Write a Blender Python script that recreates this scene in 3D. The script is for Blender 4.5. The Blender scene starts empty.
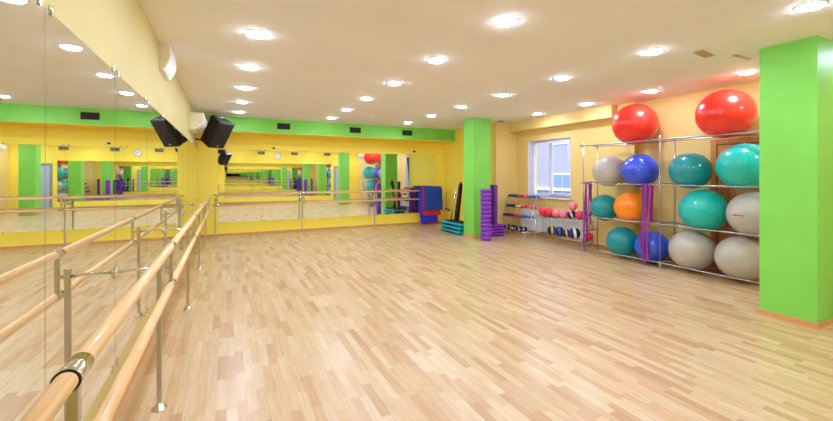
import bpy, bmesh, math, random
from mathutils import Vector, Matrix
random.seed(4)
PI = math.pi
C = bpy.context.scene.collection
H = 3.25                                   # ceiling height
# ------------------------------------------------------------------ materials
def srgb(r, g, b):
    f = lambda c: (c/12.92 if c <= .04045 else ((c+.055)/1.055)**2.4)
    return (f(r/255), f(g/255), f(b/255), 1)
def mat(name, col, rough=.5, metal=0, var=.04, scale=6, bump=0, coat=0, bscale=60, spec=.5):
    m = bpy.data.materials.new(name); m.use_nodes = True
    nt = m.node_tree; N = nt.nodes; L = nt.links
    b = N['Principled BSDF']
    b.inputs['Roughness'].default_value = rough; b.inputs['Metallic'].default_value = metal
    b.inputs['Coat Weight'].default_value = coat; b.inputs['Coat Roughness'].default_value = .08
    b.inputs['Specular IOR Level'].default_value = spec
    tc = N.new('ShaderNodeTexCoord')
    n = N.new('ShaderNodeTexNoise'); n.inputs['Scale'].default_value = scale; n.inputs['Detail'].default_value = 4
    L.new(tc.outputs['Object'], n.inputs['Vector'])
    r = N.new('ShaderNodeValToRGB')
    c0 = [max(0, c*(1-var)) for c in col[:3]]+[1]; c1 = [min(1, c*(1+var)) for c in col[:3]]+[1]
    r.color_ramp.elements[0].position = .35; r.color_ramp.elements[1].position = .65
    r.color_ramp.elements[0].color = c0; r.color_ramp.elements[1].color = c1
    L.new(n.outputs['Fac'], r.inputs['Fac']); L.new(r.outputs['Color'], b.inputs['Base Color'])
    if bump:
        n2 = N.new('ShaderNodeTexNoise'); n2.inputs['Scale'].default_value = bscale
        L.new(tc.outputs['Object'], n2.inputs['Vector'])
        bp = N.new('ShaderNodeBump'); bp.inputs['Strength'].default_value = bump; bp.inputs['Distance'].default_value = .01
        L.new(n2.outputs['Fac'], bp.inputs['Height']); L.new(bp.outputs['Normal'], b.inputs['Normal'])
    return m
M = {}
M['yellow'] = mat('yellow_paint', srgb(253, 229, 84), .6, bump=.08, var=.02, scale=1.5)
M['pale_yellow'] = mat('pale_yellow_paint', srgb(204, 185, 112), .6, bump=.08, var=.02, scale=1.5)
M['warm_yellow'] = mat('warm_yellow_paint', srgb(238, 208, 130), .6, bump=.08, var=.02, scale=1.5)
M['green'] = mat('green_paint', srgb(130, 213, 82), .5, bump=.08, var=.05, scale=1.2)
M['ceiling'] = mat('ceiling_paint', srgb(240, 238, 236), .9, var=.015, scale=1)
M['white'] = mat('white_plastic', srgb(238, 238, 240), .35)
M['upvc'] = mat('window_plastic', srgb(232, 230, 245), .3)
M['grille'] = mat('grey_grille', srgb(170, 165, 150), .5)
M['dark'] = mat('black_void', srgb(30, 24, 18), .7)
M['speaker'] = mat('black_speaker', srgb(30, 20, 20), .6, bump=.3, bscale=200)
M['black'] = mat('black_rubber', srgb(24, 24, 28), .5)
M['chrome'] = mat('chrome', srgb(226, 222, 214), .14, 1, var=.02)
M['steel'] = mat('grey_steel', srgb(196, 192, 186), .28, 1, var=.05)
M['rail'] = mat('silver_tube', srgb(178, 178, 182), .3, .85)
M['door'] = mat('grey_door', srgb(176, 190, 220), .45)
M['doorframe'] = mat('door_frame_grey', srgb(150, 150, 150), .5)
M['radiator'] = mat('radiator_white', srgb(232, 236, 240), .4)
M['facade'] = mat('facade_plaster', srgb(150, 148, 176), .9, var=.05, scale=.6)
M['facadeglass'] = mat('facade_glass', srgb(110, 130, 176), .2)
def wood(name, cols, sc=(30, 1.2, 30), rough=.35, coat=.3):
    m = bpy.data.materials.new(name); m.use_nodes = True
    N = m.node_tree.nodes; L = m.node_tree.links; b = N['Principled BSDF']
    b.inputs['Roughness'].default_value = rough; b.inputs['Coat Weight'].default_value = coat
    b.inputs['Coat Roughness'].default_value = .12
    tc = N.new('ShaderNodeTexCoord'); mp = N.new('ShaderNodeMapping'); mp.inputs['Scale'].default_value = sc
    n = N.new('ShaderNodeTexNoise'); n.inputs['Scale'].default_value = 1; n.inputs['Detail'].default_value = 6; n.inputs['Distortion'].default_value = .6
    r = N.new('ShaderNodeValToRGB')
    r.color_ramp.elements[0].position = .3; r.color_ramp.elements[1].position = .7
    r.color_ramp.elements[0].color = cols[0]; r.color_ramp.elements[1].color = cols[1]
    L.new(tc.outputs['Object'], mp.inputs['Vector']); L.new(mp.outputs['Vector'], n.inputs['Vector'])
    L.new(n.outputs['Fac'], r.inputs['Fac']); L.new(r.outputs['Color'], b.inputs['Base Color'])
    return m
M['barre_y'] = wood('pine_rail_long', (srgb(232, 178, 118), srgb(248, 208, 156)), (50, 1.5, 50))
M['barre_x'] = wood('pine_rail_cross', (srgb(224, 172, 112), srgb(244, 202, 146)), (1.5, 50, 50))
M['skirt'] = wood('skirting_wood', (srgb(206, 146, 88), srgb(222, 166, 108)), (2, 2, 30))
M['doorwood'] = wood('door_wood', (srgb(190, 112, 50), srgb(226, 150, 76)), (30, 30, 1.5))
M['doorwood_dark'] = wood('door_wood_dark', (srgb(120, 62, 30), srgb(160, 88, 42)), (30, 30, 1.5))

def floor_mat():
    m = bpy.data.materials.new('oak_parquet'); m.use_nodes = True
    N = m.node_tree.nodes; L = m.node_tree.links; b = N['Principled BSDF']
    def math_(op, a, bb=None, c=None):
        n = N.new('ShaderNodeMath'); n.operation = op
        for i, v in enumerate((a, bb, c)):
            if v is None: continue
            if isinstance(v, (int, float)): n.inputs[i].default_value = v
            else: L.new(v, n.inputs[i])
        return n.outputs[0]
    tc = N.new('ShaderNodeTexCoord'); sp = N.new('ShaderNodeSeparateXYZ'); L.new(tc.outputs['Object'], sp.inputs[0])
    X, Y = sp.outputs['X'], sp.outputs['Y']
    row = math_('FLOOR', math_('DIVIDE', X, .07))
    wn = N.new('ShaderNodeTexWhiteNoise'); wn.noise_dimensions = '1D'; L.new(row, wn.inputs['W'])
    yy = math_('ADD', math_('DIVIDE', Y, .46), math_('MULTIPLY', wn.outputs['Value'], 7.3))
    colm = math_('FLOOR', yy)
    cb = N.new('ShaderNodeCombineXYZ'); L.new(row, cb.inputs[0]); L.new(colm, cb.inputs[1])
    w2 = N.new('ShaderNodeTexWhiteNoise'); w2.noise_dimensions = '2D'; L.new(cb.outputs[0], w2.inputs['Vector'])
    r = N.new('ShaderNodeValToRGB'); cr = r.color_ramp
    cr.elements[0].position = 0; cr.elements[0].color = srgb(184, 142, 95)
    cr.elements[1].position = 1; cr.elements[1].color = srgb(212, 184, 144)
    e = cr.elements.new(.14); e.color = srgb(195, 155, 109)
    e = cr.elements.new(.4); e.color = srgb(202, 167, 122)
    e = cr.elements.new(.75); e.color = srgb(206, 175, 132)
    L.new(w2.outputs['Value'], r.inputs['Fac'])
    mp = N.new('ShaderNodeMapping'); mp.inputs['Scale'].default_value = (60, 3, 1); L.new(tc.outputs['Object'], mp.inputs['Vector'])
    off = N.new('ShaderNodeVectorMath'); off.operation = 'ADD'; L.new(mp.outputs[0], off.inputs[0]); L.new(w2.outputs['Color'], off.inputs[1])
    sc = N.new('ShaderNodeVectorMath'); sc.operation = 'MULTIPLY_ADD'; L.new(w2.outputs['Color'], sc.inputs[0]); sc.inputs[1].default_value = (40, 40, 40); L.new(mp.outputs[0], sc.inputs[2])
    n = N.new('ShaderNodeTexNoise'); n.inputs['Scale'].default_value = 1; n.inputs['Detail'].default_value = 5; n.inputs['Distortion'].default_value = .8
    L.new(sc.outputs[0], n.inputs['Vector'])
    g = N.new('ShaderNodeValToRGB'); g.color_ramp.elements[0].position = .3; g.color_ramp.elements[0].color = (.86, .83, .78, 1)
    g.color_ramp.elements[1].position = .62; g.color_ramp.elements[1].color = (1.05, 1.05, 1.05, 1)
    L.new(n.outputs['Fac'], g.inputs['Fac'])
    mx = N.new('ShaderNodeMix'); mx.data_type = 'RGBA'; mx.blend_type = 'MULTIPLY'; mx.inputs[0].default_value = 1
    L.new(r.outputs['Color'], mx.inputs[6]); L.new(g.outputs['Color'], mx.inputs[7])
    # joints
    fx = math_('FRACT', math_('DIVIDE', X, .07)); fy = math_('FRACT', yy)
    jx = math_('LESS_THAN', fx, .025); jy = math_('LESS_THAN', fy, .006); j = math_('MAXIMUM', jx, jy)
    m2 = N.new('ShaderNodeMix'); m2.data_type = 'RGBA'; m2.blend_type = 'MULTIPLY'
    L.new(math_('MULTIPLY', j, .35), m2.inputs[0]); L.new(mx.outputs[2], m2.inputs[6]); m2.inputs[7].default_value = (.45, .32, .2, 1)
    L.new(m2.outputs[2], b.inputs['Base Color'])
    b.inputs['Roughness'].default_value = .4; b.inputs['Specular IOR Level'].default_value = .5
    b.inputs['Coat Weight'].default_value = .5; b.inputs['Coat Roughness'].default_value = .25
    bp = N.new('ShaderNodeBump'); bp.inputs['Strength'].default_value = .06; bp.inputs['Distance'].default_value = .01
    L.new(n.outputs['Fac'], bp.inputs['Height']); L.new(bp.outputs['Normal'], b.inputs['Normal'])
    return m
M['floor'] = floor_mat()

def mirror_mat():
    m = bpy.data.materials.new('mirror_glass'); m.use_nodes = True
    N = m.node_tree.nodes; L = m.node_tree.links; b = N['Principled BSDF']
    b.inputs['Metallic'].default_value = 1; b.inputs['Roughness'].default_value = 0
    tc = N.new('ShaderNodeTexCoord'); n = N.new('ShaderNodeTexNoise'); n.inputs['Scale'].default_value = .6
    r = N.new('ShaderNodeValToRGB'); r.color_ramp.elements[0].color = (.90, .925, .90, 1); r.color_ramp.elements[1].color = (.92, .94, .915, 1)
    L.new(tc.outputs['Object'], n.inputs['Vector']); L.new(n.outputs['Fac'], r.inputs['Fac']); L.new(r.outputs['Color'], b.inputs['Base Color'])
    return m
M['mirror'] = mirror_mat()
M['mirror_edge'] = mat('mirror_edge', srgb(96, 108, 92), .3)

def glow_mat(name, col, s):
    m = bpy.data.materials.new(name); m.use_nodes = True
    N = m.node_tree.nodes; L = m.node_tree.links; b = N['Principled BSDF']
    b.inputs['Base Color'].default_value = (.9, .9, .9, 1)
    b.inputs['Emission Color'].default_value = col; b.inputs['Emission Strength'].default_value = s
    return m
LAMP = 100
M['lamp'] = glow_mat('lamp_diffuser', (.84, 1, 1.26, 1), LAMP)
M['lamp_off'] = mat('unlit_diffuser', srgb(60, 66, 84), .3)

def ball_mat(name, col, rough=.28, spread=.05):
    """shiny pvc with the fine rings moulded round the ball"""
    m = mat(name, col, rough, var=spread, scale=3, coat=.35, spec=.5)
    N = m.node_tree.nodes; L = m.node_tree.links; b = N['Principled BSDF']
    tc = N.new('ShaderNodeTexCoord'); w = N.new('ShaderNodeTexWave'); w.wave_type = 'BANDS'; w.bands_direction = 'Y'
    w.inputs['Scale'].default_value = 9
    L.new(tc.outputs['Object'], w.inputs['Vector'])
    bp = N.new('ShaderNodeBump'); bp.inputs['Strength'].default_value = .25; bp.inputs['Distance'].default_value = .004
    L.new(w.outputs['Fac'], bp.inputs['Height']); L.new(bp.outputs['Normal'], b.inputs['Normal'])
    return m
BM = {'red': ball_mat('ball_red', srgb(255, 50, 36)), 'silver': ball_mat('ball_silver', srgb(190, 180, 170), .32),
      'blue': ball_mat('ball_blue', srgb(52, 84, 216)), 'teal': ball_mat('ball_teal', srgb(0, 146, 152)),
      'turquoise': ball_mat('ball_turquoise', srgb(12, 188, 178)), 'orange': ball_mat('ball_orange', srgb(255, 140, 12))}
def plain(name, c, rough=.45, **k): 
    M[name] = mat(name, srgb(*c), rough, **k)
plain('purple', (142, 60, 196)); plain('purple_dark', (104, 36, 150)); plain('vent_tan', (206, 184, 150)); plain('slot_tan', (150, 128, 96)); plain('purple_mid', (124, 48, 172)); plain('teal_step', (20, 170, 186)); plain('teal_dark', (8, 96, 116))
plain('band_purple', (132, 36, 140), .5); plain('band_violet', (120, 36, 128), .5); plain('band_magenta', (156, 40, 130), .5)
plain('mat_navy', (6, 60, 150), .7, bump=.2); plain('mat_red', (206, 28, 44), .7, bump=.2); plain('mat_blue', (10, 44, 200), .7, bump=.2)
plain('d_teal', (22, 70, 110)); plain('d_red', (214, 36, 70)); plain('d_pink', (236, 92, 140)); plain('d_blue', (36, 96, 200))
plain('d_navy', (30, 40, 90)); plain('d_cream', (236, 226, 150)); plain('d_purple', (66, 26, 104)); plain('d_black', (22, 20, 30))
plain('m_red', (240, 44, 72)); plain('m_pink', (244, 134, 156)); plain('m_navy', (26, 30, 92)); plain('m_cream', (226, 190, 140)); plain('m_magenta', (226, 40, 110))

# ------------------------------------------------------------------ mesh helpers
def new(): return bmesh.new()
def box(bm, a, b, bev=0):
    x0, y0, z0 = a; x1, y1, z1 = b
    vs = [bm.verts.new(p) for p in ((x0,y0,z0),(x1,y0,z0),(x1,y1,z0),(x0,y1,z0),(x0,y0,z1),(x1,y0,z1),(x1,y1,z1),(x0,y1,z1))]
    fs = [bm.faces.new([vs[i] for i in q]) for q in ((0,3,2,1),(4,5,6,7),(0,1,5,4),(1,2,6,5),(2,3,7,6),(3,0,4,7))]
    if bev:
        es = set(e for f in fs for e in f.edges)
        bmesh.ops.bevel(bm, geom=list(es), offset=bev, segments=2, affect='EDGES', profile=.5)
    return bm
def tube(bm, pts, r, n=12, caps=True, radii=None):
    """round tube along a polyline"""
    pts = [Vector(p) for p in pts]; rings = []
    t0 = (pts[1]-pts[0]).normalized()
    ref = Vector((0,0,1)) if abs(t0.z) < .9 else Vector((1,0,0))
    u = t0.cross(ref).normalized()
    for i, p in enumerate(pts):
        if i == 0: t = t0
        elif i == len(pts)-1: t = (pts[-1]-pts[-2]).normalized()
        else: t = ((pts[i]-pts[i-1]).normalized()+(pts[i+1]-pts[i]).normalized()).normalized()
        u = (u - t*u.dot(t)).normalized(); v = t.cross(u)
        rr = radii[i] if radii else r
        rings.append([bm.verts.new(p+(u*math.cos(2*PI*k/n)+v*math.sin(2*PI*k/n))*rr) for k in range(n)])
    for a, b in zip(rings, rings[1:]):
        for k in range(n):
            f = bm.faces.new((a[k], a[(k+1)%n], b[(k+1)%n], b[k])); f.smooth = True
    if caps: bm.faces.new(rings[0][::-1]); bm.faces.new(rings[-1])
    return bm
def lathe(bm, prof, n=24, c=(0,0,0), axis='z', smooth=True):
    """profile of (radius, height) turned about an axis through c"""
    cx, cy, cz = c; rings = []
    for r, h in prof:
        ring = []
        for k in range(n):
            a = 2*PI*k/n; p, q = r*math.cos(a), r*math.sin(a)
            if axis == 'z': v = (cx+p, cy+q, cz+h)
            elif axis == 'x': v = (cx+h, cy+p, cz+q)
            else: v = (cx+p, cy+h, cz+q)
            ring.append(bm.verts.new(v))
        rings.append(ring)
    for a, b in zip(rings, rings[1:]):
        for k in range(n):
            f = bm.faces.new((a[k], a[(k+1)%n], b[(k+1)%n], b[k])); f.smooth = smooth
    bm.faces.new(rings[0][::-1]); bm.faces.new(rings[-1])
    return bm
def prism(bm, poly, lo, hi, axis='x', smooth=False):
    """closed 2-d outline pushed along an axis"""
    def P(a, b, t): return {'x': (t, a, b), 'y': (a, t, b), 'z': (a, b, t)}[axis]
    A = [bm.verts.new(P(a, b, lo)) for a, b in poly]; B = [bm.verts.new(P(a, b, hi)) for a, b in poly]
    n = len(poly)
    for k in range(n):
        f = bm.faces.new((A[k], A[(k+1)%n], B[(k+1)%n], B[k])); f.smooth = smooth
    bm.faces.new(A[::-1]); bm.faces.new(B)
    return bm
def obj(name, bm, m, parent=None, loc=None, bevel=0):
    bmesh.ops.recalc_face_normals(bm, faces=bm.faces)
    me = bpy.data.meshes.new(name); bm.to_mesh(me); bm.free()
    me.materials.append(m if not isinstance(m, str) else M[m])
    o = bpy.data.objects.new(name, me); C.objects.link(o)
    if parent: o.parent = parent
    if loc: o.location = loc
    if bevel:
        md = o.modifiers.new('Bevel', 'BEVEL'); md.width = bevel; md.segments = 2; md.limit_method = 'ANGLE'
    return o
def tag(o, label, cat, group=None):
    o['label'] = label; o['category'] = cat
    if group: o['group'] = group
    return o
def thing(name, label, cat, loc=(0,0,0), rz=0, group=None):
    o = bpy.data.objects.new(name, None); C.objects.link(o); o.empty_display_size = .1
    o.location = loc; o.rotation_euler = (0, 0, rz)
    return tag(o, label, cat, group)
def struct(name, bm, m, parent=None, **k):
    o = obj(name, bm, m, parent, **k)
    if not parent: o['kind'] = 'structure'
    return o
def dup(root, loc, rz=None, label=None):
    r = root.copy(); C.objects.link(r); r.location = loc
    if rz is not None: r.rotation_euler = (0, 0, rz)
    if label: r['label'] = label
    for ch in root.children:
        c = ch.copy(); C.objects.link(c); c.parent = r
        for g in ch.children:
            d = g.copy(); C.objects.link(d); d.parent = c
    return r
ORD = ['first','second','third','fourth','fifth','sixth','seventh','eighth','ninth','tenth','eleventh','twelfth','thirteenth','fourteenth']

# ------------------------------------------------------------------ room shell
XL, XR, YB, YF, XA, YA = -.70, 7.85, -.72, 12.10, 7.08, 9.10    # left, right, back, far; far-right alcove wall and return
struct('floor', box(new(), (XL-.2, YB-.2, -.1), (XR+.2, YF+.2, 0)), 'floor')
struct('ceiling', box(new(), (XL-.2, YB-.2, H), (XR+.2, YF+.2, H+.1)), 'ceiling')
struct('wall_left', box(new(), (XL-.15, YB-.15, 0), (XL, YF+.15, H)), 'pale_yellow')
struct('wall_far', box(new(), (XL, YF, 0), (XR, YF+.15, H)), 'yellow')
bm = new(); box(bm, (XL, YB-.15, 0), (XR, YB, H)); struct('wall_back', bm, 'yellow')
struct('wall_alcove', box(new(), (XA, YA+.1, 0), (XR, YF, H)), 'yellow')
struct('wall_return', box(new(), (XA, YA, 0), (XR, YA+.1, H)), 'warm_yellow')
# right wall with the window opening
WY0, WY1, WZ0, WZ1 = 7.05, 8.60, 1.10, 2.68
bm = new(); T = .35
box(bm, (XR, YB-.15, 0), (XR+T, WY0, H)); box(bm, (XR, WY1, 0), (XR+T, YF, H))
box(bm, (XR, WY0, 0), (XR+T, WY1, WZ0)); box(bm, (XR, WY0, WZ1), (XR+T, WY1, H))
struct('wall_right', bm, 'warm_yellow')
# soffits and pilaster
struct('trim_1', box(new(), (XL, 11.35, 2.87), (XA, YF, H)), 'green')           # green beam boxed across the far wall
b2 = struct('trim_2', box(new(), (XL, 11.352, 2.862), (XA, YF, 2.87)), 'yellow')  # its yellow underside
struct('trim_3', box(new(), (7.56, 5.68, 2.975), (XR, YA, H)), 'warm_yellow')
struct('trim_4', box(new(), (7.71, 5.25, 0), (XR, 5.66, H)), 'warm_yellow')
# skirting boards
struct('baseboard_far', box(new(), (XL, YF-.018, 0), (XA, YF, .06)), 'skirt')
struct('baseboard_left', box(new(), (XL, YB, 0), (XL+.015, YF-.02, .06)), 'skirt')
struct('baseboard_right', box(new(), (XR-.018, 3.9, 0), (XR, 5.24, .07)), 'skirt')
struct('baseboard_window', box(new(), (XR-.018, 5.67, 0), (XR, YA-.02, .07)), 'skirt')
struct('baseboard_alcove', box(new(), (XA-.018, YA-.018, 0), (XA, YF-.02, .07)), 'skirt')
struct('baseboard_return', box(new(), (XA, YA-.018, 0), (XR, YA, .07)), 'skirt')
# dark openings in the green beam
for i, (x, w) in enumerate(((1.44, .32), (3.52, .32), (5.26, .32))):
    t = thing('vent_opening', ['dark vent in the green beam, nearest the black loudspeaker', 'dark vent in the green beam, middle of three', 'dark vent in the green beam, farthest from the loudspeaker'][i], 'vent', (x, 11.35, 3.07), group='vents in the green beam')
    bm = new(); box(bm, (-w/2, -.012, -.07), (w/2, -.001, .07)); obj('backing', bm, 'dark', t)
    bm = new()
    for a, b in (((-w/2-.012, -.02, -.082), (w/2+.012, -.001, -.07)), ((-w/2-.012, -.02, .07), (w/2+.012, -.001, .082)),
                 ((-w/2-.012, -.02, -.07), (-w/2, -.001, .07)), ((w/2, -.02, -.07), (w/2+.012, -.001, .07))): box(bm, a, b)
    obj('frame', bm, 'dark', t)
# window
w = thing('window_1', '', ''); del w['label']; del w['category']; w['kind'] = 'structure'
w.location = (8.0, (WY0+WY1)/2, WZ0)
wd, wh = WY1-WY0, WZ1-WZ0
bm = new(); f = .06
for a, b in (((0,-wd/2,0),(.07,-wd/2+f,wh)), ((0,wd/2-f,0),(.07,wd/2,wh)), ((0,-wd/2+f,0),(.07,wd/2-f,f)), ((0,-wd/2+f,wh-f),(.07,wd/2-f,wh)), ((0,.02,f),(.07,.09,wh-f))): box(bm, a, b)
obj('window_frame', bm, 'upvc', w)
def glass_mat():
    m = bpy.data.materials.new('window_glass'); m.use_nodes = True
    N = m.node_tree.nodes; L = m.node_tree.links; N.remove(N['Principled BSDF'])
    g = N.new('ShaderNodeBsdfGlossy'); g.inputs['Roughness'].default_value = .01; t = N.new('ShaderNodeBsdfTransparent'); t.inputs['Color'].default_value = (.95, .97, .98, 1)
    fr = N.new('ShaderNodeFresnel'); fr.inputs['IOR'].default_value = 1.25; mx = N.new('ShaderNodeMixShader')
    L.new(fr.outputs[0], mx.inputs[0]); L.new(t.outputs[0], mx.inputs[1]); L.new(g.outputs[0], mx.inputs[2]); L.new(mx.outputs[0], N['Material Output'].inputs['Surface'])
    return m
M['glass'] = glass_mat()
obj('window_pane', box(new(), (.03, .09, f), (.036, wd/2-f, wh-f)), 'glass', w)
# tilted sash
sh = bpy.data.objects.new('window_sash', None)
bm = new(); y0, y1, s = -wd/2+f-.02, .02+.02, .055
for a, b in (((-.03,y0,0),(.02,y0+s,wh-2*f)), ((-.03,y1-s,0),(.02,y1,wh-2*f)), ((-.03,y0+s,0),(.02,y1-s,s)), ((-.03,y0+s,wh-2*f-s),(.02,y1-s,wh-2*f))): box(bm, a, b)
sash = obj('window_sash', bm, 'upvc', w); sash.location = (-.01, 0, f); sash.rotation_euler = (0, -.085, 0)
obj('sash_pane', box(new(), (-.008, y0+s, s), (-.002, y1-s, wh-2*f-s)), 'glass', sash)
bm = new(); box(bm, (-.05, y1-.04, .62), (-.03, y1-.015, .76), .004); obj('window_handle', bm, 'white', sash)
bpy.data.objects.remove(sh)
bm = new(); box(bm, (XR-.09, WY0-.06, WZ0-.035), (8.0, WY1+.06, WZ0), .006); struct('trim_5', bm, 'upvc')       # sill board
bm = new()                                                                       # white reveal lining
box(bm, (XR+.001, WY1-.012, WZ0), (8.0, WY1, WZ1)); box(bm, (XR+.001, WY0, WZ0), (8.0, WY0+.012, WZ1)); box(bm, (XR+.001, WY0+.012, WZ1-.012), (8.0, WY1-.012, WZ1))
struct('trim_6', bm, 'upvc')
# wooden door behind the ball rack
def door(name, x0, y0, y1, h, m1, m2, m3):
    d = thing(name, '', '', (x0, (y0+y1)/2, 0)); del d['label']; del d['category']; d['kind'] = 'structure'
    W = (y1-y0)/2; bm = new()
    box(bm, (-.03, -W, 0), (0, -W+.09, h), .004); box(bm, (-.03, W-.09, 0), (0, W, h), .004); box(bm, (-.03, -W+.09, h-.09), (0, W-.09, h), .004)
    obj('door_frame', bm, m1, d)
    bm = new(); box(bm, (-.015, -W+.09, .005), (0, W-.09, h-.09)); obj('door_reveal', bm, m3, d)
    bm = new(); box(bm, (-.022, -W+.11, .01), (-.0155, W-.11, h-.115), .002)
    for z0, z1 in ((.15, .95), (1.1, h-.25)):
        for s in (-1, 1):
            a, b_ = sorted((s*.04, s*(W-.2))); box(bm, (-.03, a, z0), (-.022, b_, z1), .004)
    obj('door_leaf', bm, m2, d)
    bm = new(); tube(bm, [(-.02, W-.16, 1.02), (-.07, W-.16, 1.02), (-.07, W-.27, 1.02)], .01); obj('door_handle', bm, 'chrome', d)
    return d
door('door_1', XR, 2.86, 3.88, 2.34, 'doorwood', 'doorwood', 'doorwood_dark')
# grey door in the back wall, seen in the mirrors
d = door('door_2', 0, 0, .95, 2.28, 'doorframe', 'door', 'doorframe'); d.location = (6.75, YB, 0); d.rotation_euler = (0, 0, -PI/2)
# view outside: neighbouring building
bt = thing('building', 'pale plastered building facade seen through the window', 'building', (15.5, 12.5, -6))
obj('wall', box(new(), (0, -14, 0), (.4, 14, 14)), 'facade', bt)
for yy in (-9.3, -6.5, -3.7, -.9, 1.9, 4.7, 7.5):
    for zz in (3.9, 6.6, 9.3):
        wn = obj('window_opening', box(new(), (-.06, yy-.75, zz), (-.01, yy+.75, zz+1.2)), 'upvc', bt)
        for a in (-.68, .03):
            obj('pane', box(new(), (-.09, yy+a, zz+.07), (-.06, yy+a+.65, zz+1.13)), 'facadeglass', wn)
for zz in (6.9, 9.8): obj('ledge', box(new(), (-.18, -14, zz), (0, 14, zz+.14)), 'upvc', bt)

# columns
def column(name, x0, y0, x1, y1):
    s = struct(name, box(new(), (x0, y0, 0), (x1, y1, H)), 'green'); s['label'] = ''; del s['label']
    e = .016; bm = new()
    box(bm, (x0-e, y0-e, 0), (x1+e, y0, .065)); box(bm, (x0-e, y1, 0), (x1+e, y1+e, .065)); box(bm, (x0-e, y0, 0), (x0, y1, .065)); box(bm, (x1, y0, 0), (x1+e, y1, .065))
    obj('column_skirting', bm, 'skirt', s)
column('column', 5.87, 1.862, 6.41, 2.38)
column('column', 5.98, 8.62, 6.52, 9.12)

# ------------------------------------------------------------------ mirrors
MZ0, MZ1 = .38, 2.42
def clip(bm, x, z, s):      # small chrome mirror clip in the (across, up) plane, pointing to +n
    lathe(bm, [(.016, 0), (.016, .008), (.006, .012)], 12, (x, 0, z), 'y')
    box(bm, (x-.008, 0, min(z, z-s*.03)), (x+.008, .01, max(z, z-s*.03)))
def mirror_panel(loc, rz, width, label, group):
    t = thing('wall_mirror', label, 'mirror', loc, rz, group)
    bm = new(); box(bm, (.001, .001, 0), (width-.001, .005, MZ1-MZ0)); obj('mirror_glass', bm, 'mirror', t)
    bm = new(); box(bm, (-.001, .001, 0), (.001, .0056, MZ1-MZ0)); obj('mirror_edge', bm, 'mirror_edge', t)
    for x in (.06, width-.06):
        for z, s in ((MZ1-MZ0+.012, 1), (-.012, -1)):
            bm = new(); clip(bm, x, z, s); bmesh.ops.translate(bm, verts=bm.verts, vec=(0, .001, 0)); obj('mirror_clip', bm, 'chrome', t)
PW = 1.157
# left wall: local x runs along -Y (rz=-90deg puts local +y on +X)
ys = [2.18+PW*k for k in range(-2, 9)]
for i, y in enumerate(ys):
    wdt = min(PW, YF-.012-y)
    mirror_panel((XL, y+wdt, MZ0), -PI/2, wdt, 'tall frameless mirror panel on the left wall, %s from the far corner' % ORD[len(ys)-1-i], 'mirror panels on the left wall')
for i in range(6):
    mirror_panel((-.215+PW*(i+1), YF, MZ0), PI, PW, 'tall frameless mirror panel on the far wall, %s from the left' % ORD[i], 'mirror panels on the far wall')
for i in range(5):
    mirror_panel((-.10+1.24*i, YB, MZ0), 0, 1.24, 'mirror panel behind the camera seen only by reflection, %s from its left end' % ORD[4-i], 'mirror panels on the back wall')
# clock and grilles on the back wall, seen in the mirrors
t = thing('wall_clock', 'round white wall clock seen in the mirror above the mirrored back wall', 'clock', (2.82, YB, 2.88))
bm = new(); lathe(bm, [(.17, 0), (.19, .01), (.19, .035), (.165, .04), (.16, .02)], 32, axis='y'); obj('rim', bm, 'grille', t)
bm = new(); lathe(bm, [(.16, .018), (.16, .024)], 32, axis='y'); obj('dial', bm, 'white', t)
bm = new(); box(bm, (-.006, .026, -.02), (.006, .030, .11)); obj('minute_hand', bm, 'black', t)
bm = new(); box(bm, (-.02, .031, -.006), (.08, .035, .006)); obj('hour_hand', bm, 'black', t)
for i, x in enumerate((1.88, 3.8, 5.85)):
    t = thing('ventilation_grille', 'grey grille on the back wall seen in the mirrors, %s' % ['left of the reflected clock', 'just right of the reflected clock', 'far right of the reflected clock'][i], 'vent', (x, YB, 3.04), group='grilles on the back wall')
    bm = new(); box(bm, (-.19, 0, -.085), (.19, .008, .085)); obj('backing', bm, 'dark', t)
    bm = new()
    for k in range(6): box(bm, (-.18, .008, -.075+k*.028), (.18, .02, -.063+k*.028))
    obj('slats', bm, 'grille', t)
    bm = new()
    for a, b in (((-.2, 0, -.095), (.2, .022, -.082)), ((-.2, 0, .082), (.2, .022, .095)), ((-.2, 0, -.082), (-.185, .022, .082)), ((.185, 0, -.082), (.2, .022, .082)), ((-.006, 0, -.082), (.006, .022, .082))): box(bm, a, b)
    obj('frame', bm, 'grille', t)
# sensor above far mirror
t = thing('wall_sensor', 'small white box with black lens above the far wall mirrors', 'sensor', (1.30, YF, 2.50))
obj('housing', box(new(), (.0, -.03, -.03), (.07, 0, .03), .008), 'white', t)
bm = new(); lathe(bm, [(.024, -.035), (.03, -.03), (.03, -.0)], 16, (-.045, 0, 0), 'y'); obj('lens', bm, 'black', t)
t = thing('wall_camera', 'small dark camera above the mirror edge near the hanging mats', 'camera', (5.85, YF, 2.50))
obj('mount', box(new(), (-.03, -.03, -.03), (.03, 0, .03), .005), 'white', t)
bm = new(); lathe(bm, [(.02, -.12), (.032, -.11), (.032, -.02)], 14, (0, 0, .02), 'y'); obj('lens_barrel', bm, 'black', t)

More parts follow.
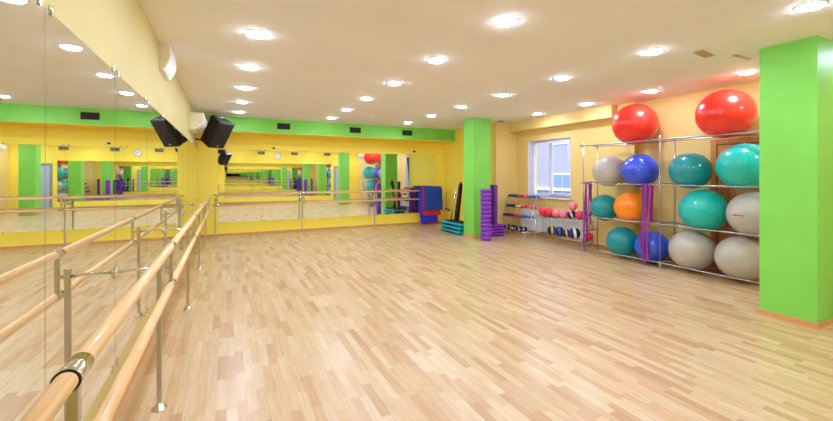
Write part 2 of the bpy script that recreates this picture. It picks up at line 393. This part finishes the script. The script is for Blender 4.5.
# ------------------------------------------------------------------ ballet barres
def barre(name, label, F, along, s0, s1, posts, offp, offb, wallm, skipwall=()):
    """F maps (along, out, z) to the room"""
    t = thing(name, label, 'ballet barre', F(posts[0], offp, 0))
    org = Vector(t.location)
    def T(a, o, z): return tuple(Vector(F(a, o, z))-org)
    def bx(bm, a, b, bev=0):
        p, q = T(*a), T(*b); box(bm, [min(u, v) for u, v in zip(p, q)], [max(u, v) for u, v in zip(p, q)], bev)
    for z, nm in ((1.168, 'upper'), (.885, 'lower')):
        bm = new(); tube(bm, [T(s0, offb, z), T(s1, offb, z)], .026, 24)
        obj('handrail', bm, along, t)
    for a in posts:
        bm = new(); bx(bm, (a-.016, offp-.016, .01), (a+.016, offp+.016, 1.075), .004); p = obj('post', bm, 'steel', t)
        bm = new(); lathe(bm, [(.05, 0), (.05, .008), (.03, .016), (.026, .04), (.018, .045)], 20, T(a, offp, 0)); obj('foot_flange', bm, 'chrome', p)
        bm = new(); bx(bm, (a+.032, offb-.013, .90), (a+.058, offb+.013, 1.15), .003)
        bx(bm, (a-.012, offp, 1.00), (a+.058, offp+.02, 1.03), .003)
        bx(bm, (a+.034, offp, 1.002), (a+.056, offb, 1.028), .002)
        br = obj('bracket', bm, 'steel', t)
        bm = new(); tube(bm, [T(a+.02, offp-.012, 1.016), T(a+.02, offp+.032, 1.016)], .009, 8); obj('bolt', bm, 'chrome', br)
        for z in (1.168, .885):
            bm = new(); tube(bm, [T(a-.01, offb, z), T(a+.10, offb, z)], .031, 24); obj('sleeve', bm, 'chrome', t)
        if a in skipwall: continue
        bm = new(); tube(bm, [T(a, offp-.01, 1.02), T(a, offp*.45, 1.03), T(a, .012, 1.02)], .011, 12); r = obj('wall_rod', bm, 'chrome', t)
        bm = new()
        tube(bm, [T(a, .006, 1.02), T(a, .014, 1.02), T(a, .028, 1.02), T(a, .036, 1.02)], .04, 20, radii=[.045, .043, .028, .012]); obj('rod_flange', bm, 'chrome', r)
    return t
posts_l = [1.30, 3.345, 5.66, 7.97, 10.285]
bl = barre('ballet_barre', 'double wooden ballet barre running along the left mirror wall on steel posts', lambda a, o, z: (XL+o, a, z), 'barre_y', -.5, 11.70, posts_l, .262, .330, None)
sl = [c for c in bl.children if c.name.startswith('sleeve')][0]
p = Vector((XL+.330, 1.286, 1.168))-Vector(bl.location)
bm = new(); tube(bm, [p, p+Vector((0, .004, 0))], .0318, 28); obj('sleeve_ring', bm, 'black', sl)
barre('ballet_barre', 'double wooden ballet barre running along the far mirror wall', lambda a, o, z: (a, YF-o, z), 'barre_x', -.33, 6.70, [-.27, 2.03, 4.31, 6.59], .28, .35, None)

# ------------------------------------------------------------------ ceiling lights
lit = thing('ceiling_light', '', 'ceiling light', (0, 0, -5), group='recessed ceiling lights')
bm = new(); lathe(bm, [(.098, 0), (.112, -.003), (.112, -.006), (.102, -.009), (.098, -.005)], 32); obj('trim_ring', bm, 'white', lit)
bm = new(); lathe(bm, [(.098, -.002), (.097, -.010), (.086, -.018), (.062, -.023)], 32); dif = obj('diffuser', bm, 'lamp', lit)
rows = [(.294, [10.379, 8.927, 7.475, 6.023, 4.571, 3.119, 1.667, .215], 'row nearest left wall'),
        (2.537, [10.342, 8.89, 7.438, 5.986, 4.534, 3.082, 1.63, .178], 'second row from left wall'),
        (4.791, [10.28, 8.828, 7.376, 5.924, 4.472, 3.019, 1.567, .115], 'third row from left wall'),
        (7.021, [8.80, 7.35, 5.898, 4.446, 2.993, 1.54, .09], 'row above ball rack')]
first = True
for x, yl, rn in rows:
    for k, y in enumerate(yl):
        off = (x > 7 and k == 0)
        lab = 'unlit dark round ceiling light, at the far end of the row above the ball rack' if off else 'lit round ceiling light, %s from the far end, %s' % (ORD[k], rn)
        if first: lit.location = (x, y, H); lit['label'] = lab; first = False; o = lit
        else: o = dup(lit, (x, y, H), label=lab)
        if off:
            for ch in o.children:
                if ch.name.startswith('diffuser'):
                    ch.data = ch.data.copy(); ch.data.materials[0] = M['lamp_off']
# ceiling vents
for i, (x, y, rz) in enumerate(((5.45, 2.78, .15), (6.07, 2.64, .0))):
    t = thing('ceiling_vent', ['larger brownish flush vent in the ceiling near the green column', 'thin flush vent slot in the ceiling beside the green column'][i], 'vent', (x, y, H), rz)
    q = (.12, .05)[i]
    bm = new(); box(bm, (-.2, -q/2, -.01), (.2, q/2, -.001), .003); obj('plate', bm, 'vent_tan', t)
    bm = new()
    for k in range(3 if i == 0 else 1): box(bm, (-.17, -q/2+.02+k*.035, -.0115), (.17, -q/2+.03+k*.035, -.01))
    obj('slot', bm, 'slot_tan', t)
bm = new(); lathe(bm, [(.05, 0), (.05, -.02), (.03, -.035)], 20); o = obj('smoke_detector', bm, 'white', loc=(3.44, 9.6, H)); tag(o, 'small round white smoke detector on the ceiling near the green beam', 'smoke detector')
t = thing('air_conditioner', '', 'air conditioner')
def ac(label, loc, rz, L_, prof, h):
    t = thing('air_conditioner', label, 'air conditioner', loc, rz)
    bm = new(); prism(bm, prof, -L_/2+.02, L_/2-.02, 'y', False); obj('casing', bm, 'white', t)
    bm = new(); k = 1.0
    for a in (-L_/2, L_/2-.02):
        bm = new(); prism(bm, [(p*.93+.001, q*.97+h*.015) for p, q in prof], a, a+.02, 'y'); obj('end_cap', bm, 'ac_cap', t)
    if 'small' in label: return t
    bm = new(); d = max(p for p, q in prof)
    for i in range(2):
        box(bm, (d*.45+i*d*.22, -L_/2+.06, .012+i*.035), (d*.45+i*d*.22+.03, L_/2-.06, .020+i*.035))
    obj('louvre', bm, 'grille', t)
    return t
bpy.data.objects.remove(t)
plain('ac_cap', (226, 214, 184))
def acprof(d, h): return [(0, 0), (0, h)] + [(d*(.80+.20*math.sin(PI*(.1+u*.9))-.45*max(0, u-.45)**1.6/.38), h*(1-u*.98)) for u in [k/12 for k in range(13)]]
ac('small white wall unit with curved front high on the left wall, nearest the camera', (XL, 5.66, 2.93), 0, .62, acprof(.11, .32), .32)
ac('white air conditioner high on the left wall behind the black loudspeaker', (XL, 9.75, 2.66), 0, .80, acprof(.30, .37), .37)
ac('white air conditioner high on the right wall, seen in the far mirror', (XR, .5, 2.78), PI, .85, acprof(.22, .30), .30)

# loudspeakers
def speaker(label, loc, yaw, cx, cyy, cz):
    t = thing('loudspeaker', label, 'loudspeaker', loc)
    obj('wall_plate', box(new(), (.002, -.06, -.14), (.014, .06, .14), .003), 'steel', t)
    bm = new(); tube(bm, [(.014, 0, .0), (.12, cyy*.2, -.02), (cx*.75, cyy*.7, cz*.5)], .02); obj('bracket_arm', bm, 'black', t)
    W_, D_, H_ = .235, .20, .35
    bm = new(); prism(bm, [(-W_, D_), (W_, D_), (W_*.72, -D_), (-W_*.72, -D_)], -H_, H_, 'z')
    cab = obj('cabinet', bm, 'speaker', t, bevel=.014)
    cab.matrix_local = Matrix.Translation((cx, cyy, cz)) @ Matrix.Rotation(math.radians(yaw), 4, 'Z') @ Matrix.Rotation(math.radians(-32), 4, 'X')
    bm = new(); box(bm, (-W_*.92, D_, -H_*.94), (W_*.92, D_+.012, H_*.94), .005); obj('grille', bm, 'speaker', cab)
    bm = new(); box(bm, (-.022, D_+.012, -H_*.86), (.022, D_+.016, -H_*.72), .002); obj('badge', bm, 'chrome', cab)
    bm = new(); tube(bm, [(-.10, -.06, H_-.0), (-.10, -.06, H_+.03), (.10, -.06, H_+.03), (.10, -.06, H_)], .011); obj('carry_handle', bm, 'grille', cab)
speaker('black loudspeaker tilted on a wall bracket high in the far left corner', (XL, 10.95, 2.60), -135, .48, -.22, .17)
speaker('second black loudspeaker behind the camera, seen only in the far mirror', (XL, .10, 2.50), -50, .58, .10, .16)

# ------------------------------------------------------------------ tall ball rack
XF, XK = 7.13, 7.58
PY = [6.05, 4.36, 2.67]
LV = [.095, .80, 1.525, 2.355]
rk = thing('ball_rack', 'tall silver tubular rack holding large exercise balls along the right wall', 'rack', (XF, PY[0], 0))
org = Vector(rk.location)
V = lambda x, y, z: tuple(Vector((x, y, z))-org)
for y in PY:
    for x in (XF, XK):
        bm = new(); tube(bm, [V(x, y, .07), V(x, y, 2.43)], .012); pst = obj('post', bm, 'rail', rk)
        bm = new(); lathe(bm, [(.03, -.012), (.034, 0), (.03, .012)], 16, V(x+.012, y, .034), 'y'); box(bm, V(x-.012, y-.018, .05), V(x+.02, y+.018, .08)); obj('caster', bm, 'grille', pst)
    for z in LV+([.45, 1.15] if y == PY[0] else []):
        bm = new(); tube(bm, [V(XF-.03, y, z+.018), V(XK+.03, y, z+.018)], .009); obj('crossbar', bm, 'rail', rk)
for z in LV:
    for x in (XF, XK):
        bm = new(); n = 9
        pts = [V(x, PY[0]+.10+(PY[-1]-.15-PY[0]-.1)*k/n, z-(.006*math.sin(PI*2*k/n)**2)) for k in range(n+1)]
        tube(bm, pts, .0125); obj('rail', bm, 'rail', rk)
# gym balls  (colour, y, radius, level, wording)
def gym_ball(col, y, r, lv, label, note=None):
    z = LV[lv]+math.sqrt(max((r+.0125)**2-.225**2, .001))
    bm = new(); bmesh.ops.create_uvsphere(bm, u_segments=48, v_segments=32, radius=r)
    for f in bm.faces: f.smooth = True
    bmesh.ops.scale(bm, vec=(1, 1, .985), verts=bm.verts)
    o = obj('exercise_ball', bm, BM[col], loc=(7.355, y, z)); o.rotation_euler = (0, 0, random.uniform(-.6, .6))
    tag(o, label, 'exercise ball', 'large exercise balls on the tall rack')
    bm = new(); lathe(bm, [(.008, -.004), (.012, 0), (.006, .006)], 12, (0, 0, r*.985)); obj('valve', bm, 'white', o)
    return o
gym_ball('red', 5.00, .415, 3, 'large red exercise ball on top of the rack, nearer the window')
gym_ball('red', 3.44, .405, 3, 'large red exercise ball on top of the rack, nearer the green column')
gym_ball('silver', 5.57, .335, 2, 'silver grey exercise ball on the second shelf beside the window end of the rack')
gym_ball('blue', 4.89, .335, 2, 'royal blue exercise ball on the second shelf between the silver and teal balls')
gym_ball('teal', 3.97, .325, 2, 'dark teal exercise ball on the second shelf right of the middle post')
gym_ball('turquoise', 3.17, .372, 2, 'pale turquoise exercise ball on the second shelf partly behind the green column')
gym_ball('teal', 5.69, .287, 1, 'small dark teal exercise ball on the third shelf beside the orange one')
gym_ball('orange', 5.07, .325, 1, 'orange exercise ball on the third shelf, the only orange one')
gym_ball('turquoise', 3.76, .362, 1, 'bright turquoise exercise ball on the third shelf right of the middle post')
ob = gym_ball('silver', 3.04, .355, 1, 'silver exercise ball with small dark lettering on the third shelf')
gym_ball('teal', 5.27, .31, 0, 'dark teal exercise ball at the bottom left of the rack')
gym_ball('blue', 4.645, .305, 0, 'dark blue exercise ball on the bottom shelf behind hanging purple bands')
gym_ball('silver', 3.94, .355, 0, 'silver exercise ball on the bottom shelf right of the middle post')
gym_ball('silver', 3.21, .352, 0, 'silver exercise ball on the bottom shelf, partly hidden by the green column')
# small dark lettering on the silver ball (raised marks too small to read)
ob.rotation_euler = (0, 0, 0)
bm = new(); R_ = .356
for k in range(11):
    if k == 3: continue
    for sgn in (0, 1):
        az = PI-.02-.04*k + .028 + .014*sgn; el = -.02+.012*(k*7%3)/3
        c, s_ = math.cos(az), math.sin(az)
        p = Vector((c*math.cos(el), s_*math.cos(el), math.sin(el)*.985))*R_
        m_ = Matrix.Translation(p) @ Matrix.Rotation(az, 4, 'Z')
        bmesh.ops.create_cube(bm, size=1, matrix=m_ @ Matrix.Diagonal((.002, .005, .012+.004*((k+sgn)%2), 1)))
obj('lettering', bm, 'black', ob)

# resistance bands over the second rail
def band(x, y, zt, l1, l2, wdt, col, label, seed, bulge=0):
    rnd = random.Random(seed); r = .022; th = .004; n = 14
    path = []
    for k in range(n+1):
        u = k/n; path.append((-r-.012*math.sin(u*4+seed)-bulge*min(1, max(0, l1*(1-u)-.45)/.5), -l1*(1-u), rnd.uniform(-.004, .004)+.018*math.sin(3*u+seed)))
    for k in range(1, 7): a = PI-PI*k/7; path.append((r*math.cos(a), r*math.sin(a), .0))
    for k in range(n+1):
        u = k/n; path.append((r+.012*math.sin(u*4+seed*2), -l2*u, rnd.uniform(-.004, .004)+.018*math.sin(3*u+seed*2)))
    bm = new(); rows_ = []
    for i, (px, pz, py) in enumerate(path):
        q0 = path[max(0, i-1)]; q1 = path[min(len(path)-1, i+1)]
        tx, tz = q1[0]-q0[0], q1[1]-q0[1]; ln = math.hypot(tx, tz) or 1; nx, nz = -tz/ln*th/2, tx/ln*th/2
        tw = .35*math.sin(i*.5+seed); dy = wdt/2*math.cos(tw); dx = wdt/2*math.sin(tw)*(.5 if abs(pz) > .1 else 0)
        rows_.append([bm.verts.new((px+nx-dx, py-dy, pz+nz)), bm.verts.new((px+nx+dx, py+dy, pz+nz)), bm.verts.new((px-nx+dx, py+dy, pz-nz)), bm.verts.new((px-nx-dx, py-dy, pz-nz))])
    for a, b in zip(rows_, rows_[1:]):
        for k in range(4):
            f = bm.faces.new((a[k], a[(k+1)%4], b[(k+1)%4], b[k])); f.smooth = False
    bm.faces.new(rows_[0][::-1]); bm.faces.new(rows_[-1])
    o = obj('resistance_band', bm, col, loc=(x, y, zt))
    tag(o, label, 'resistance band', 'purple bands hanging on the ball rack')
zt = LV[2]-.003
band(XF, 5.99, zt, 1.49, 1.30, .045, 'band_purple', 'longest purple band hanging nearly to the floor at the window end of the ball rack', 1)
band(XF, 5.91, zt, .95, .35, .035, 'band_magenta', 'short magenta band hanging at the window end of the ball rack', 2)
band(XF+.225, 6.05, LV[2]+.010, .78, .95, .04, 'band_violet', 'violet band over the end crossbar of the ball rack, beside the window', 3)
band(XF, 4.665, zt, 1.20, .72, .04, 'band_violet', 'violet band in the bundle before the blue balls, hanging farthest left', 4, .10)
band(XF, 4.60, zt, 1.49, .78, .05, 'band_purple', 'purple band in the bundle before the blue balls, reaching almost to the floor', 5, .11)
band(XF, 4.52, zt, 1.38, .70, .045, 'band_magenta', 'magenta band in the bundle before the blue balls, nearest the middle post', 6, .10)

# ------------------------------------------------------------------ medicine ball rack
MY0, MY1, MX0, MX1 = 6.20, 7.66, 7.24, 7.62
t = thing('medicine_ball_rack', 'low silver two shelf rack of small balls under the window', 'rack', (MX0, MY1, 0))
org = Vector(t.location); V = lambda x, y, z: tuple(Vector((x, y, z))-org)
for y in (MY0, MY1):
    bm = new(); tube(bm, [V(MX0-.10, y, .012), V(MX0-.02, y, .03), V(MX0, y, .12), V(MX0, y, .70)], .010); obj('leg', bm, 'steel', t)
    bm = new(); tube(bm, [V(MX1+.02, y, .012), V(MX1, y, .12), V(MX1, y, 1.06 if y == MY1 else .70)], .010); obj('leg', bm, 'steel', t)
    for z in (.185, .645):
        bm = new(); tube(bm, [V(MX0, y, z), V(MX1, y, z)], .009); obj('crossbar', bm, 'steel', t)
for z in (.185, .645):
    for x in (MX0+.01, MX0+.13, MX0+.25, MX1-.01):
        bm = new(); tube(bm, [V(x, MY0-.03, z), V(x, MY1+.03, z)], .010); obj('shelf_rod', bm, 'steel', t)
def med_ball(y, z, r, col, stripe, label, x=7.36, zc=None):
    bm = new(); bmesh.ops.create_uvsphere(bm, u_segments=32, v_segments=20, radius=r)
    for f in bm.faces: f.smooth = True
    o = obj('medicine_ball', bm, M[col], loc=(x, y, zc if zc else z+.010+r)); tag(o, label, 'ball', 'small balls on the low rack')
    if stripe:
        bm = new(); prof = [(math.sqrt((r*1.006)**2-h*h), h) for h in [(-.14+.28*k/6)*r*1.6 for k in range(7)]]
        lathe(bm, prof, 32, axis='z'); s = obj('stripe', bm, stripe, o); s.rotation_euler = (1.1, .5+random.random(), .4)
        s['label'] = 'pale stripe round the ball'
z1, z0 = .645, .185
med_ball(7.50, z1, .108, 'm_red', None, 'bright red small ball at the left end of the low rack top shelf')
med_ball(7.28, z1, .108, 'm_red', None, 'bright red small ball, second from the left on the low rack top shelf')
med_ball(7.05, z1, .108, 'm_pink', None, 'pink small ball resting next to the red ones on the top shelf')
med_ball(6.82, z1, .108, 'm_pink', None, 'pink small ball between the other pink one and the striped one')
med_ball(6.58, z1, .105, 'm_navy', 'm_cream', 'dark small ball with cream stripe on the low rack top shelf')
med_ball(6.33, z1, .112, 'm_magenta', None, 'magenta small ball at the right end of the low rack top shelf')
med_ball(6.55, z1, .108, 'm_pink', None, 'pink small ball perched on top of the others', zc=z1+.010+.105*2+.108)
med_ball(7.20, z0, .115, 'd_black', 'm_cream', 'black and cream ball at the left of the low rack bottom shelf')
med_ball(6.965, z0, .118, 'm_navy', 'd_blue', 'navy ball with blue stripe, second from the left on the bottom shelf')
med_ball(6.745, z0, .10, 'd_black', 'm_cream', 'black and cream ball squeezed between the navy ones on the bottom shelf')
med_ball(6.50, z0, .135, 'm_navy', 'white', 'largest navy ball with white stripe on the low rack bottom shelf')
med_ball(6.215, z0, .095, 'm_red', None, 'small red ball low down behind the window end of the ball rack', x=7.49)

# radiators
t = thing('radiator', 'white panel radiator on the wall below the window', 'radiator', (XR-.05, 7.65, .14))
for a, b in ((-1.15, .02), (.05, 1.15)):
    bm = new(); box(bm, (-.05, a, 0), (-.005, b, .58), .008)
    p = obj('panel', bm, 'radiator', t)
    bm = new()
    for k in range(12): yy = a+.06+k*(b-a-.1)/12; box(bm, (-.056, yy, .04), (-.05, yy+.035, .54), .002)
    obj('fins', bm, 'radiator', p)
bm = new(); tube(bm, [(-.03, -1.15, .06), (-.03, -1.22, .06), (-.03, -1.22, -.13)], .012); tube(bm, [(-.03, 0, .3), (-.0, .035, .3)], .01); obj('pipe', bm, 'radiator', t)

# ------------------------------------------------------------------ dumbbell rack
t = thing('dumbbell_rack', 'silver sloping rack of coloured dumbbells in the corner beside the window', 'rack', (7.3, 8.35, 0))
org = Vector(t.location); V = lambda x, y, z: tuple(Vector((x, y, z))-org)
DY0, DY1 = 7.80, 8.95
SH = [(7.42, 1.07), (7.33, .79), (7.22, .53), (7.10, .17)]       # front edge x and height of each shelf
for y in (DY0, DY1):
    bm = new(); tube(bm, [V(6.93, y, .012), V(6.96, y, .05), V(7.06, y, .12), V(7.10, y, .17), V(7.42, y, 1.10)], .009); obj('front_leg', bm, 'steel', t)
    bm = new(); tube(bm, [V(7.66, y, .012), V(7.62, y, 1.10), V(7.42, y, 1.10)], .009); obj('rear_leg', bm, 'steel', t)
    for x, z in SH[1:]:
        bm = new(); tube(bm, [V(x, y, z), V(7.63, y, z)], .008); obj('crossbar', bm, 'steel', t)
for x, z in SH:
    for dx in (0, .13):
        bm = new(); tube(bm, [V(x+dx, DY0, z), V(x+dx, DY1, z)], .010); obj('shelf_rod', bm, 'steel', t)
def dumbbell_mesh(r, hl, L_):
    bm = new(); n = 8
    for s in (-1, 1):
        a, b = sorted((s*L_/2, s*(L_/2-hl)))
        lathe(bm, [(r*.8, a), (r, a+hl*.15), (r, b-hl*.15), (r*.8, b)], n, axis='x', smooth=False)
    lathe(bm, [(r*.42, -L_/2+hl*.9), (r*.5, 0), (r*.42, L_/2-hl*.9)], 12, axis='x')
    return bm
cnames = {'d_teal': 'dark teal', 'd_red': 'red', 'd_pink': 'pink', 'd_blue': 'blue', 'd_navy': 'navy', 'd_cream': 'pale yellow', 'd_purple': 'dark purple', 'd_black': 'black'}
sets = [(0, ['d_teal']*4+['d_red']*3+['d_pink', 'd_red']+['d_blue']*3, 'top shelf'),
        (1, ['d_navy']*4+['d_cream']*2+['d_red']*3+['d_pink']*2, 'second shelf'),
        (2, ['d_purple']*4+['d_red']*2+['d_blue']*4, 'third shelf')]
for si, cols, nm in sets:
    x, z = SH[si]; n = len(cols); r = .036
    cache = {}
    for i, c in enumerate(cols):
        y = DY1-.06-(DY1-DY0-.12)*i/(n-1)
        lab = '%s dumbbell, %s from the corner end of the dumbbell rack %s' % (cnames[c], ORD[i], nm)
        if c not in cache: o = obj('dumbbell', dumbbell_mesh(r, .055, .17), c); cache[c] = o
        else: o = cache[c].copy(); C.objects.link(o)
        o.location = (x+.065, y, z+.009+r*.96); tag(o, lab, 'dumbbell', 'coloured dumbbells on the rack')
        o.rotation_euler = (0, 0, random.uniform(-.06, .06))
for i in range(5):
    y = 8.72-.17*i
    t = thing('dumbbell', 'larger black dumbbell with pale grip on the bottom shelf, %s from the corner' % ORD[i], 'dumbbell', (SH[3][0]+.065, y, SH[3][1]+.01), random.uniform(-.3, .3), 'black dumbbells on the bottom shelf')
    r = .062
    for s in (-1, 1):
        bm = new(); a, b = sorted((s*.11, s*.045)); lathe(bm, [(r*.8, a), (r, a+.01), (r, b-.01), (r*.8, b)], 16, (0, 0, r), 'x'); obj('head', bm, 'd_black', t)
        bm = new(); a, b = sorted((s*.112, s*.11)); lathe(bm, [(r*.4, a), (r*.4, b)], 12, (0, 0, r), 'x'); obj('end_disc', bm, 'white', t)
    bm = new(); lathe(bm, [(.018, -.05), (.022, 0), (.018, .05)], 12, (0, 0, r), 'x'); obj('grip', bm, 'white', t)

# ------------------------------------------------------------------ step platforms
def step_proto(L_, W_, h, m1, m2, nm):
    t = thing('step_platform', '', 'step platform')
    bm = new(); box(bm, (-W_/2, -L_/2, h*.42), (W_/2, L_/2, h*.97), .018); obj('deck', bm, m1, t)
    for s in (-1, 1):
        bm = new(); a, b = sorted((s*(L_/2-.02), s*(L_/2-.28))); box(bm, (-W_/2+.025, a, .002), (W_/2-.025, b, h*.42), .012); obj('foot', bm, m2, t)
    bm = new()
    for k in range(5): box(bm, (-W_/2+.04+k*(W_-.11)/4, -L_/2+.05, h*.97), (-W_/2+.07+k*(W_-.11)/4, L_/2-.05, h*.98+.001)); 
    obj('grip_ribs', bm, m2, t)
    return t
hs = .112
x0, y0 = 6.06, 8.20
p = thing('round_step_platform', '', 'step platform', group='round purple steps in the tall stack')
bm = new(); lathe(bm, [(.130, hs*.40), (.142, hs*.48), (.145, hs*.86), (.134, hs*.985)], 32); obj('deck', bm, 'purple', p)
bm = new(); lathe(bm, [(.124, .002), (.128, hs*.12), (.122, hs*.40)], 32); obj('foot', bm, 'purple_mid', p)
for k in range(12):
    lab = 'round purple step in the tall stack, %s from the floor' % ORD[k]
    if k == 0: p.location = (x0, y0, 0); p['label'] = lab
    else: dup(p, (x0+random.uniform(-.003, .003), y0, k*hs), 0, lab)
p = step_proto(.58, .30, .082, 'purple', 'purple_dark', 'b'); p['group'] = 'purple steps in the short stack'
for k in range(4):
    lab = 'flat purple step in the short stack, %s from the floor' % ORD[k]
    if k == 0: p.location = (6.70, 8.72, 0); p['label'] = lab; p.rotation_euler = (0, 0, PI/2)
    else: dup(p, (6.70, 8.72, k*.082), PI/2, lab)
bm = new(); box(bm, (-.05, -.14, 0), (.05, .14, 1.10), .01)
o = obj('folded_step_board', bm, 'purple_dark', loc=(6.72, 8.76, .330)); tag(o, 'dark purple ribbed board standing upright behind the tall purple stack', 'exercise board')
bm = new()
for k in range(22): box(bm, (-.056, -.13, .02+k*.049), (.056, .13, .045+k*.049), .003)
obj('ribs', bm, 'purple', o)
p = step_proto(1.08, .42, .108, 'teal_step', 'teal_dark', 'c'); p['group'] = 'teal steps stacked behind the column'
for k in range(3):
    lab = 'teal step platform in the low stack left of the far column, %s' % ['bottom one', 'middle one', 'top one'][k]
    if k == 0: p.location = (6.08, 9.72, 0); p['label'] = lab
    else: dup(p, (6.08+.012*k, 9.72-.01*k, k*.108), 0, lab)

# folded exercise machine standing on the teal steps
t = thing('folded_exercise_machine', 'black folded exercise machine with silver poles standing on the teal steps', 'exercise machine', (6.10, 9.66, .326))
obj('base', box(new(), (-.15, -.38, 0), (.15, .42, .035), .01), 'black', t)
bm = new(); prism(bm, [(.0, .035), (.15, .035), (-.13, 1.12), (-.20, 1.12)], -.03, .08, 'x'); obj('padded_board', bm, 'black', t, bevel=.012)
for x in (-.07, .12):
    bm = new(); tube(bm, [(x, .22, .035), (x, .10, .50), (x, -.04, .95)], .019); obj('pole', bm, 'chrome', t)
bm = new(); tube(bm, [(-.12, .42, .30), (-.12, .42, .84), (-.12, .22, .84), (-.12, .15, .60)], .007); obj('wire_frame', bm, 'chrome', t)
bm = new(); tube(bm, [(-.06, .30, .32), (-.10, .52, .36)], .022); obj('handle_grip', bm, 'black', t)
bm = new(); tube(bm, [(.02, -.165, 1.11), (.02, -.18, 1.17)], .03); obj('knob', bm, 'black', t)

# ------------------------------------------------------------------ mats folded over the end of the far barre
def hung_mat(x0, x1, r, th, zf, zb, col, label, flare=0, side=.0):
    yb, zb0 = YF-.35, 1.168
    n = 12; outer, inner = [], []
    for rr, L_ in ((r, inner), (r+th, outer)):
        zl = []
        for k in range(9): u = k/8; zl.append((-(rr+flare*(1-u)**1.3+.004*math.sin(u*9+r*40)), zf+(zb0-zf)*u))
        arc = [(-rr*math.cos(PI*k/n), zb0+rr*math.sin(PI*k/n)) for k in range(1, n)]
        zr = [(rr, zb0-(zb0-zb)*k/8) for k in range(0, 9)]
        L_ += zl+arc+zr
    poly = outer+inner[::-1]
    bm = new(); prism(bm, [(yb+a, b) for a, b in poly], x0, x1, 'x', True)
    o = obj('exercise_mat', bm, col, bevel=.008); 
    c = Vector(((x0+x1)/2, yb, zf)); o.data.transform(Matrix.Translation(-c)); o.location = c
    tag(o, label, 'exercise mat', 'mats hung over the end of the far barre')
    return o
hung_mat(5.94, 6.58, .035, .022, .03, .25, 'mat_red', 'red mat hung innermost over the barre, showing at the very bottom', .05)
hung_mat(5.89, 6.55, .060, .030, .085, .40, 'mat_blue', 'bright blue mat hung over the barre, hanging below the red one', .05)
hung_mat(5.97, 6.66, .093, .022, .33, .50, 'mat_red', 'red mat hung over the barre between the blue ones', .05)
o = hung_mat(6.02, 6.72, .118, .034, .50, .55, 'mat_navy', 'outermost dark blue mat hung over the end of the far barre', .05)
bm = new(); box(bm, (-.29, -.235, .36), (.29, -.222, .375), .003); s = obj('seam', bm, 'mat_blue', o)
bm = new(); 

# ------------------------------------------------------------------ daylight, camera
w = bpy.data.worlds.new('World'); bpy.context.scene.world = w; w.use_nodes = True
N = w.node_tree.nodes; L = w.node_tree.links; bg = N['Background']
sky = N.new('ShaderNodeTexSky'); sky.sky_type = 'NISHITA'; sky.sun_disc = False; sky.sun_elevation = math.radians(38); sky.sun_rotation = math.radians(200)
hsv = N.new('ShaderNodeHueSaturation'); hsv.inputs['Saturation'].default_value = .6
L.new(sky.outputs[0], hsv.inputs['Color']); L.new(hsv.outputs[0], bg.inputs['Color']); bg.inputs['Strength'].default_value = .7
ld = bpy.data.lights.new('window_daylight', 'AREA'); ld.shape = 'RECTANGLE'; ld.size = 1.5; ld.size_y = 1.5; ld.cycles.is_portal = True
lo = bpy.data.objects.new('window_daylight', ld); C.objects.link(lo); lo.location = (8.28, (WY0+WY1)/2, (WZ0+WZ1)/2); lo.rotation_euler = (0, PI/2, 0)

f_px, xv, h0 = 385.3, 226.4, 175.2
cd = bpy.data.cameras.new('Camera'); cam = bpy.data.objects.new('Camera', cd); C.objects.link(cam)
cd.sensor_fit = 'HORIZONTAL'; cd.sensor_width = 36; cd.lens = 36*f_px/833; cd.clip_start = .02
cd.shift_y = -(210.5-h0)/833
cam.location = (0, 0, 1.70); cam.rotation_euler = (PI/2, 0, -math.atan((416.5-xv)/f_px))
sc = bpy.context.scene; sc.camera = cam
sc.view_settings.view_transform = 'Standard'; sc.view_settings.look = 'None'; sc.view_settings.gamma = 1; sc.view_settings.use_curve_mapping = False
sc.view_settings.exposure = .58
cy = sc.cycles
cy.max_bounces = 20; cy.glossy_bounces = 16; cy.diffuse_bounces = 8; cy.transparent_max_bounces = 8
cy.caustics_reflective = True; cy.caustics_refractive = False
cy.use_denoising = True
cy.sample_clamp_indirect = 6
